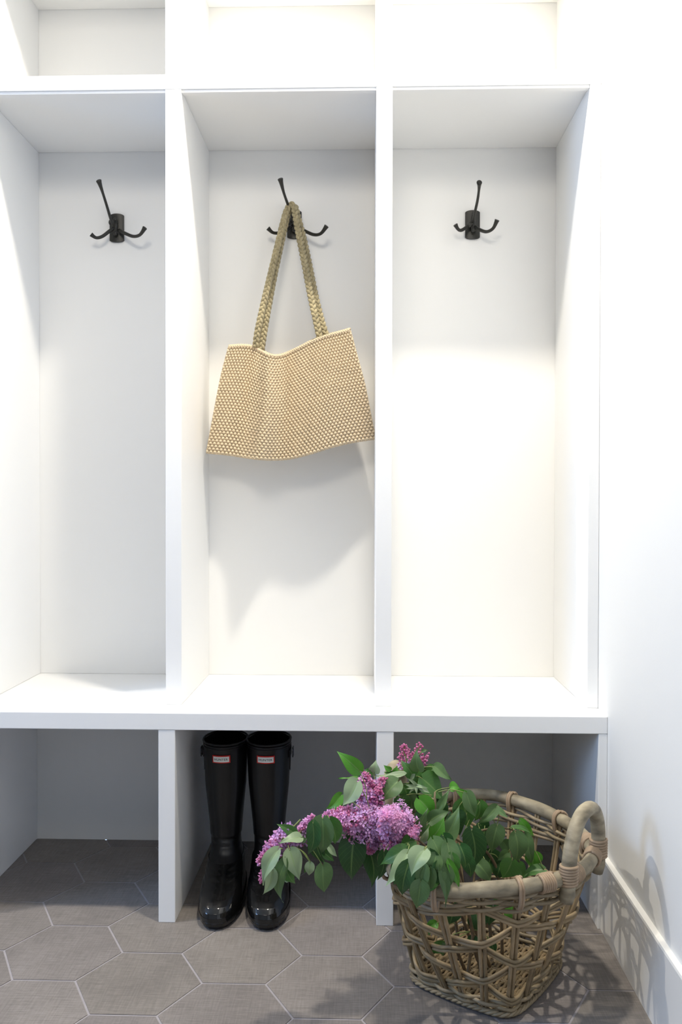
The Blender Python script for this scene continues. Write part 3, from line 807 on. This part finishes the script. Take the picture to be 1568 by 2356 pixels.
def panicle(parent, base, tip, rad, n, budf, seed, loose=0.0, axis_flat=1.0, fsize=0.0064):
    """flower head: florets spread over a tapering body from base to tip"""
    rnd = random.Random(seed); ax = tip-base; L = ax.length; a_ = ax.normalized()
    u_ = Vector((0, 0, 1)) if abs(a_.z) < .9 else Vector((1, 0, 0)); x = (u_-a_*u_.dot(a_)).normalized(); y = a_.cross(x)
    mb = MB(); ms = MB(); ga = pi*(3-sqrt(5))
    for i in range(n):
        t = ((i+0.5)/n)**0.9; th = i*ga+rnd.uniform(-.3, .3)
        prof_ = (1-t)**0.55*min(1, (t+0.06)/0.22)**0.5
        for layer in range(2 if not loose else 1):
            rr = rad*prof_*(1-0.30*layer)*(1+rnd.uniform(-.16, .10)-loose*rnd.random()*0.5)
            lump = 1+0.13*sin(th*3+t*9)
            d = (x*cos(th)+y*sin(th)); c = base+a_*(L*t)+d*(rr*lump)
            nn = (d+a_*(0.25+1.4*t*t)+Vector((rnd.uniform(-.4, .4), rnd.uniform(-.4, .4), rnd.uniform(-.4, .4)))).normalized()
            pk = rnd.random(); isb = rnd.random() < budf*(0.35+1.1*t)
            if isb:
                col = (0.62+0.12*pk, 0.17+0.12*pk, 0.36+0.14*pk); bud(mb, c, nn, 0.0022*rnd.uniform(.85, 1.25), col)
                if rnd.random() < .55: bud(mb, c+Vector((rnd.uniform(-.005, .005), rnd.uniform(-.005, .005), rnd.uniform(-.005, .005))), nn, 0.0020, col)
            else:
                m_ = min(1, max(0, 0.60-0.55*t+rnd.uniform(-.3, .3)))
                A1 = (0.80, 0.38, 0.66); B1 = (0.62, 0.50, 0.88)
                col = tuple(A1[q]*(1-m_)+B1[q]*m_ for q in range(3)); kb = rnd.uniform(.85, 1.25); col = tuple(min(1, q*kb) for q in col)
                floret(mb, c, nn, fsize*rnd.uniform(.8, 1.12), col, rnd)
            if (i+layer) % 3 == 0: ms.tube([base+a_*(L*max(0, t-.06)), base+a_*(L*t)+d*(rr*.5), c-nn*.006], 0.0007, 4)
    ms.tube([base-a_*0.02, base, base+a_*L*.95], [0.0016, 0.0014, 0.0006], 6)
    h = obj('flower_head', mb, M['petal'], parent)
    obj('flower_stalk', ms, M['stem'], h)
    return h

def z2(x, y): return (560+x/3.136, 1680+y/3.136)
def z1(x, y): return (850+x/2.613, 1680+y/2.613)
def branch(label, path, heads, leaves, group=None, woody=2):
    root = thing('lilac_branch', label, 'lilac branch', Vector(path[0]))
    P = spline(path, 8); n = len(P)
    mb = MB(); mb.tube(P, [0.0034-0.0018*i/(n-1) for i in range(n)], 8)
    obj('woody_stem', mb, M['wood'], root, True)
    mp = MB(); any_ = False
    for lf in leaves:
        zf, bx, by, tx, ty, w, tone, Y, dY = lf[:9]
        nr = lf[9] if len(lf) > 9 else None
        f_ = z2 if zf == 2 else z1; s_ = 3.136 if zf == 2 else 2.613
        b_ = at(*f_(bx, by), Y); t_ = at(*f_(tx, ty), Y+dY); depth = Y-CAM.y
        leaf(root, b_, t_, w/s_*depth/FPX*1.2, tone, Vector(nr) if nr else None, fold=rl.uniform(.2, .5), curl=rl.uniform(-.05, .35), wave=rl.uniform(.03, .10))
        q = min(P[n//3:], key=lambda p: (p-b_).length+0.0); d = (q-b_)
        if d.length > 0.045: q = b_+d*0.9 if d.length < 0.09 else b_+d.normalized()*0.05
        mid = b_.lerp(q, .5)-(t_-b_).normalized()*0.006
        mp.tube(spline([q, mid, b_], 4), 0.0009, 5); any_ = True
    if any_: obj('leaf_stalks', mp, M['stem'], root, True)
    for hd in heads:
        bp, tp, rad, nf, bf, sd = hd[:6]
        panicle(root, bp, tp, rad, nf, bf, sd, *(hd[6:]))
    return root
UPN = (0.0, -0.45, 1.0); FRN = (0, -1, 0.25); SKY = (-.3, -.5, 1)
# E: far left drooping branch
branch('drooping lilac branch at the far left hanging in front of the right boot',
       [(0.17, -0.20, 0.02), (0.10, -0.27, 0.20), (0.03, -0.31, 0.30), at(800, 1880, -.30), at(725, 1890, -.33), at(680, 1925, -.35), at(648, 1965, -.36)],
       [(at(672, 1905, -.345), at(594, 1985, -.375), 0.019, 85, 0.35, 31), (at(640, 1950, -.365), at(599, 2030, -.36), 0.012, 45, 0.5, 32),
        (at(668, 1925, -.33), at(655, 1990, -.35), 0.016, 50, 0.6, 34), (at(690, 1935, -.33), at(718, 1878, -.345), 0.017, 65, 0.35, 33)],
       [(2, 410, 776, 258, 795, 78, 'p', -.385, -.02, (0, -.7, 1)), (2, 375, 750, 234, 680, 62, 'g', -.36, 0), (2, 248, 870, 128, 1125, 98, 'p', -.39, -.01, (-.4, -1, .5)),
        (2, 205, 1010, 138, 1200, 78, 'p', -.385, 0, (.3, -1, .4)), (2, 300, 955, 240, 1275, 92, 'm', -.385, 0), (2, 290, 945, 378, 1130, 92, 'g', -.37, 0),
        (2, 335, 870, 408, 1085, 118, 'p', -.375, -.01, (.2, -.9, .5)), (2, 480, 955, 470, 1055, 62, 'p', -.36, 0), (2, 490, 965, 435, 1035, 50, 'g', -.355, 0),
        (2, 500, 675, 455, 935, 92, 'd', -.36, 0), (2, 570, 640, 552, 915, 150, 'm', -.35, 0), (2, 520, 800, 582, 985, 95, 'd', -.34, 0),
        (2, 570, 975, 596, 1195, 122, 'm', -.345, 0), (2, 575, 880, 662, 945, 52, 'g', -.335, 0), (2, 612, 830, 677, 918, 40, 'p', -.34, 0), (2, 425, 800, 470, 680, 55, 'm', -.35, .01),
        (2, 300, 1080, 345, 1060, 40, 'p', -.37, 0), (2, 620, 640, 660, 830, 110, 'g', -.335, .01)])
# C: long blossom to the left
branch('lilac branch with a long purple blossom pointing left towards the boots',
       [(0.20, -0.17, 0.02), (0.13, -0.24, 0.22), (0.09, -0.27, 0.30), at(900, 1905, -.28), at(860, 1900, -.285)],
       [(at(872, 1905, -.285), at(746, 1876, -.315), 0.037, 210, 0.32, 41), (at(855, 1925, -.27), at(848, 1962, -.30), 0.020, 60, 0.4, 42)],
       [(2, 835, 292, 668, 155, 98, 'b', -.27, 0), (2, 818, 375, 702, 545, 128, 'p', -.29, -.01, (-.3, -1, .7)), (2, 705, 468, 592, 572, 74, 'b', -.275, 0),
        (2, 795, 770, 775, 1105, 172, 'd', -.30, 0), (2, 735, 745, 708, 815, 42, 'p', -.29, 0), (2, 900, 840, 945, 1165, 128, 'd', -.27, 0), (2, 700, 560, 640, 520, 60, 'g', -.26, 0)])
# B: upper left blossom
branch('lilac branch with a loose pink blossom just below the far basket handle',
       [(0.17, -0.14, 0.02), (0.12, -0.19, 0.24), at(890, 1880, -.22), at(862, 1850, -.23)],
       [(at(850, 1862, -.235), at(838, 1778, -.25), 0.026, 75, 0.5, 51), (at(862, 1860, -.24), at(872, 1812, -.26), 0.019, 45, 0.75, 53), (at(868, 1812, -.23), at(884, 1790, -.235), 0.013, 22, 0.7, 52)],
       [(2, 945, 305, 950, 215, 74, 'p', -.21, 0), (2, 930, 302, 868, 288, 50, 'g', -.21, 0), (2, 825, 350, 682, 341, 30, 'b', -.23, 0, (0, -.3, 1)),
        (2, 1112, 372, 985, 520, 140, 'm', -.235, -.01, (-.2, -.8, .8)), (2, 1150, 312, 938, 326, 48, 'p', -.22, 0, (0, -.5, 1)), (2, 1100, 340, 1010, 300, 60, 'g', -.20, 0)])
# D: big blossom facing the room
branch('lilac branch with the largest round blossom at the basket\'s left edge',
       [(0.22, -0.19, 0.02), (0.15, -0.26, 0.20), (0.10, -0.29, 0.28), at(925, 1905, -.29)],
       [(at(915, 1905, -.27), at(888, 1882, -.375), 0.043, 210, 0.22, 61), (at(935, 1900, -.29), at(948, 1925, -.34), 0.026, 70, 0.45, 62), (at(900, 1925, -.29), at(893, 1958, -.33), 0.026, 70, 0.35, 63)],
       [(2, 1012, 880, 975, 1098, 88, 'd', -.34, 0), (2, 1165, 860, 962, 952, 105, 'g', -.36, 0, (-.2, -.8, .8)), (2, 1178, 892, 1020, 1135, 96, 'p', -.40, -.02, (-.3, -1, .6)),
        (2, 1090, 900, 1000, 1000, 90, 'd', -.33, 0), (2, 1230, 800, 1120, 850, 90, 'g', -.34, 0)])
# A: top blossom
branch('upright lilac branch with the topmost pink budded blossom of the bunch',
       [(0.20, -0.13, 0.02), (0.15, -0.16, 0.25), at(968, 1850, -.20), at(958, 1790, -.195), at(950, 1765, -.19)],
       [(at(938, 1775, -.19), at(928, 1712, -.185), 0.023, 46, 0.88, 71, 0.5), (at(955, 1762, -.18), at(965, 1708, -.175), 0.018, 26, 0.85, 72, 0.6), (at(960, 1770, -.185), at(984, 1738, -.185), 0.013, 20, 0.9, 73, 0.6)],
       [(2, 1262, 285, 1245, 145, 88, 'm', -.215, -.01), (2, 1222, 325, 1132, 222, 80, 'g', -.21, 0), (2, 1285, 155, 1332, 145, 22, 'm', -.19, 0), (2, 1378, 262, 1508, 357, 78, 'm', -.20, 0, (.2, -.8, .8)),
        (2, 1375, 268, 1298, 335, 62, 'g', -.19, 0), (2, 1190, 345, 1248, 285, 46, 'p', -.21, 0), (2, 1290, 350, 1450, 505, 165, 'g', -.215, 0, (.1, -.8, .8)), (2, 1250, 360, 1215, 490, 90, 'd', -.20, 0),
        (2, 1190, 470, 1230, 600, 100, 'm', -.23, 0), (2, 1290, 300, 1400, 265, 50, 'g', -.19, 0), (2, 1240, 300, 1290, 400, 80, 'g', -.20, 0), (2, 1150, 400, 1190, 520, 90, 'g', -.2, 0)]
       + [(2, 1245, 400, 1245+90*cos(a_), 400+70*sin(a_), 20, 'p', -.235, -.01) for a_ in (0.2, 0.8, 1.5, 2.2, 2.8, 3.3, 3.9)]
       + [(2, 1280, 420, 1345, 455, 34, 'p', -.235, -.01), (2, 1060, 285, 1010, 250, 36, 'b', -.215, 0), (2, 1085, 300, 1110, 255, 30, 'b', -.215, 0)])
# F: leafy sprig in the centre
branch('leafy lilac sprig without flowers rising from the middle of the basket',
       [(0.23, -0.15, 0.02), (0.20, -0.20, 0.22), at(1010, 1900, -.24), at(1000, 1850, -.25), at(1000, 1822, -.24)],
       [],
       [(2, 1265, 498, 1372, 650, 118, 'b', -.26, 0), (2, 1250, 745, 1328, 578, 84, 'm', -.30, -.01), (2, 1290, 795, 1335, 695, 44, 'p', -.31, 0), (2, 1345, 785, 1452, 635, 115, 'b', -.30, 0),
        (2, 1440, 795, 1556, 550, 115, 'm', -.29, 0), (2, 1345, 655, 1490, 585, 92, 'm', -.27, 0), (2, 1400, 572, 1482, 425, 52, 'm', -.24, 0), (2, 1490, 412, 1562, 415, 64, 'b', -.22, 0),
        (1, 582, 378, 648, 528, 76, 'm', -.22, 0), (1, 560, 425, 602, 598, 138, 'g', -.21, 0), (1, 660, 430, 640, 560, 80, 'g', -.19, 0), (1, 600, 420, 500, 340, 50, 'b', -.20, 0),
        (1, 400, 430, 470, 560, 110, 'd', -.20, 0), (1, 500, 500, 560, 640, 120, 'd', -.22, 0), (1, 300, 470, 380, 560, 110, 'd', -.22, 0), (1, 370, 560, 440, 660, 110, 'g', -.24, 0),
        (1, 220, 400, 300, 470, 90, 'd', -.22, 0), (1, 180, 400, 240, 500, 90, 'g', -.23, 0)])
# G: right hand sprig
branch('leafy lilac sprig leaning right across the basket opening',
       [(0.25, -0.15, 0.02), (0.235, -0.18, 0.20), at(1090, 1925, -.20), at(1150, 1905, -.20), at(1195, 1915, -.20)],
       [],
       [(1, 760, 462, 645, 565, 62, 'm', -.21, 0), (1, 745, 468, 842, 528, 48, 'm', -.20, 0, (0, -.6, 1)), (1, 765, 578, 735, 745, 98, 'm', -.22, 0), (1, 875, 620, 872, 822, 100, 'm', -.23, 0),
        (1, 930, 630, 990, 815, 68, 'm', -.21, 0), (1, 860, 588, 988, 618, 34, 'g', -.21, 0, (0, -.5, 1)), (1, 908, 545, 998, 655, 44, 'b', -.20, 0), (1, 985, 735, 975, 838, 92, 'b', -.20, 0),
        (1, 832, 735, 765, 785, 54, 'm', -.21, 0), (1, 1045, 840, 900, 885, 64, 'g', -.22, 0, (0, -.6, 1)), (1, 855, 785, 800, 905, 118, 'g', -.24, 0), (1, 645, 795, 742, 915, 86, 'm', -.26, 0),
        (1, 612, 605, 608, 870, 122, 'd', -.27, 0), (1, 700, 800, 742, 865, 36, 'g', -.25, 0), (1, 900, 800, 930, 905, 54, 'g', -.22, 0), (1, 800, 670, 842, 745, 64, 'm', -.20, 0),
        (1, 690, 590, 680, 720, 110, 'd', -.19, 0), (1, 730, 720, 700, 840, 110, 'd', -.18, 0), (1, 790, 800, 760, 900, 90, 'd', -.18, 0), (1, 660, 560, 720, 640, 90, 'd', -.17, 0)])
# H: front hanging leaves
branch('leafy lilac sprig spilling over the front of the basket rim',
       [(0.20, -0.21, 0.02), (0.16, -0.29, 0.20), (0.13, -0.34, 0.285), at(1010, 1950, -.36), at(985, 1945, -.385)],
       [],
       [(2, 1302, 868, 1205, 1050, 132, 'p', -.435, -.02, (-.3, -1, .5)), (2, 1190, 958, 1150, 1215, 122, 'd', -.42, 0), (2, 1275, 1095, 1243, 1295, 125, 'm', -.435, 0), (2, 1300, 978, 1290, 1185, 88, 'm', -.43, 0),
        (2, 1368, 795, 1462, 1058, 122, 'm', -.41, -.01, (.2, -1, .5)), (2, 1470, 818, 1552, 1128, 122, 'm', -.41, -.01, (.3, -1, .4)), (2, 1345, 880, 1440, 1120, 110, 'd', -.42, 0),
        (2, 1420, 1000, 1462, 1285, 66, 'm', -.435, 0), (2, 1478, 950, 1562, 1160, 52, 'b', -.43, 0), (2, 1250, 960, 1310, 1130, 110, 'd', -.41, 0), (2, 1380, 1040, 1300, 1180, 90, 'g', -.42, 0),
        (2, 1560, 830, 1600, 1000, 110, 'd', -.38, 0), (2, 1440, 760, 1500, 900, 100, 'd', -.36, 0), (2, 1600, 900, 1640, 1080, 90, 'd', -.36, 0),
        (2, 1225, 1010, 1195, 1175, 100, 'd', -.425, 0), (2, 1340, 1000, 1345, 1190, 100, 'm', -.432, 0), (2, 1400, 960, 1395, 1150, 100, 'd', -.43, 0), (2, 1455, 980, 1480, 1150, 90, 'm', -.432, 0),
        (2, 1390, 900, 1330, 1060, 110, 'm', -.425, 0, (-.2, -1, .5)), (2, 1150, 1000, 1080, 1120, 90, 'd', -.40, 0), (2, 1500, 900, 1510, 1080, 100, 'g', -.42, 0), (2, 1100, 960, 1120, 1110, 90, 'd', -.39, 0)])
# I: leaves low inside the basket
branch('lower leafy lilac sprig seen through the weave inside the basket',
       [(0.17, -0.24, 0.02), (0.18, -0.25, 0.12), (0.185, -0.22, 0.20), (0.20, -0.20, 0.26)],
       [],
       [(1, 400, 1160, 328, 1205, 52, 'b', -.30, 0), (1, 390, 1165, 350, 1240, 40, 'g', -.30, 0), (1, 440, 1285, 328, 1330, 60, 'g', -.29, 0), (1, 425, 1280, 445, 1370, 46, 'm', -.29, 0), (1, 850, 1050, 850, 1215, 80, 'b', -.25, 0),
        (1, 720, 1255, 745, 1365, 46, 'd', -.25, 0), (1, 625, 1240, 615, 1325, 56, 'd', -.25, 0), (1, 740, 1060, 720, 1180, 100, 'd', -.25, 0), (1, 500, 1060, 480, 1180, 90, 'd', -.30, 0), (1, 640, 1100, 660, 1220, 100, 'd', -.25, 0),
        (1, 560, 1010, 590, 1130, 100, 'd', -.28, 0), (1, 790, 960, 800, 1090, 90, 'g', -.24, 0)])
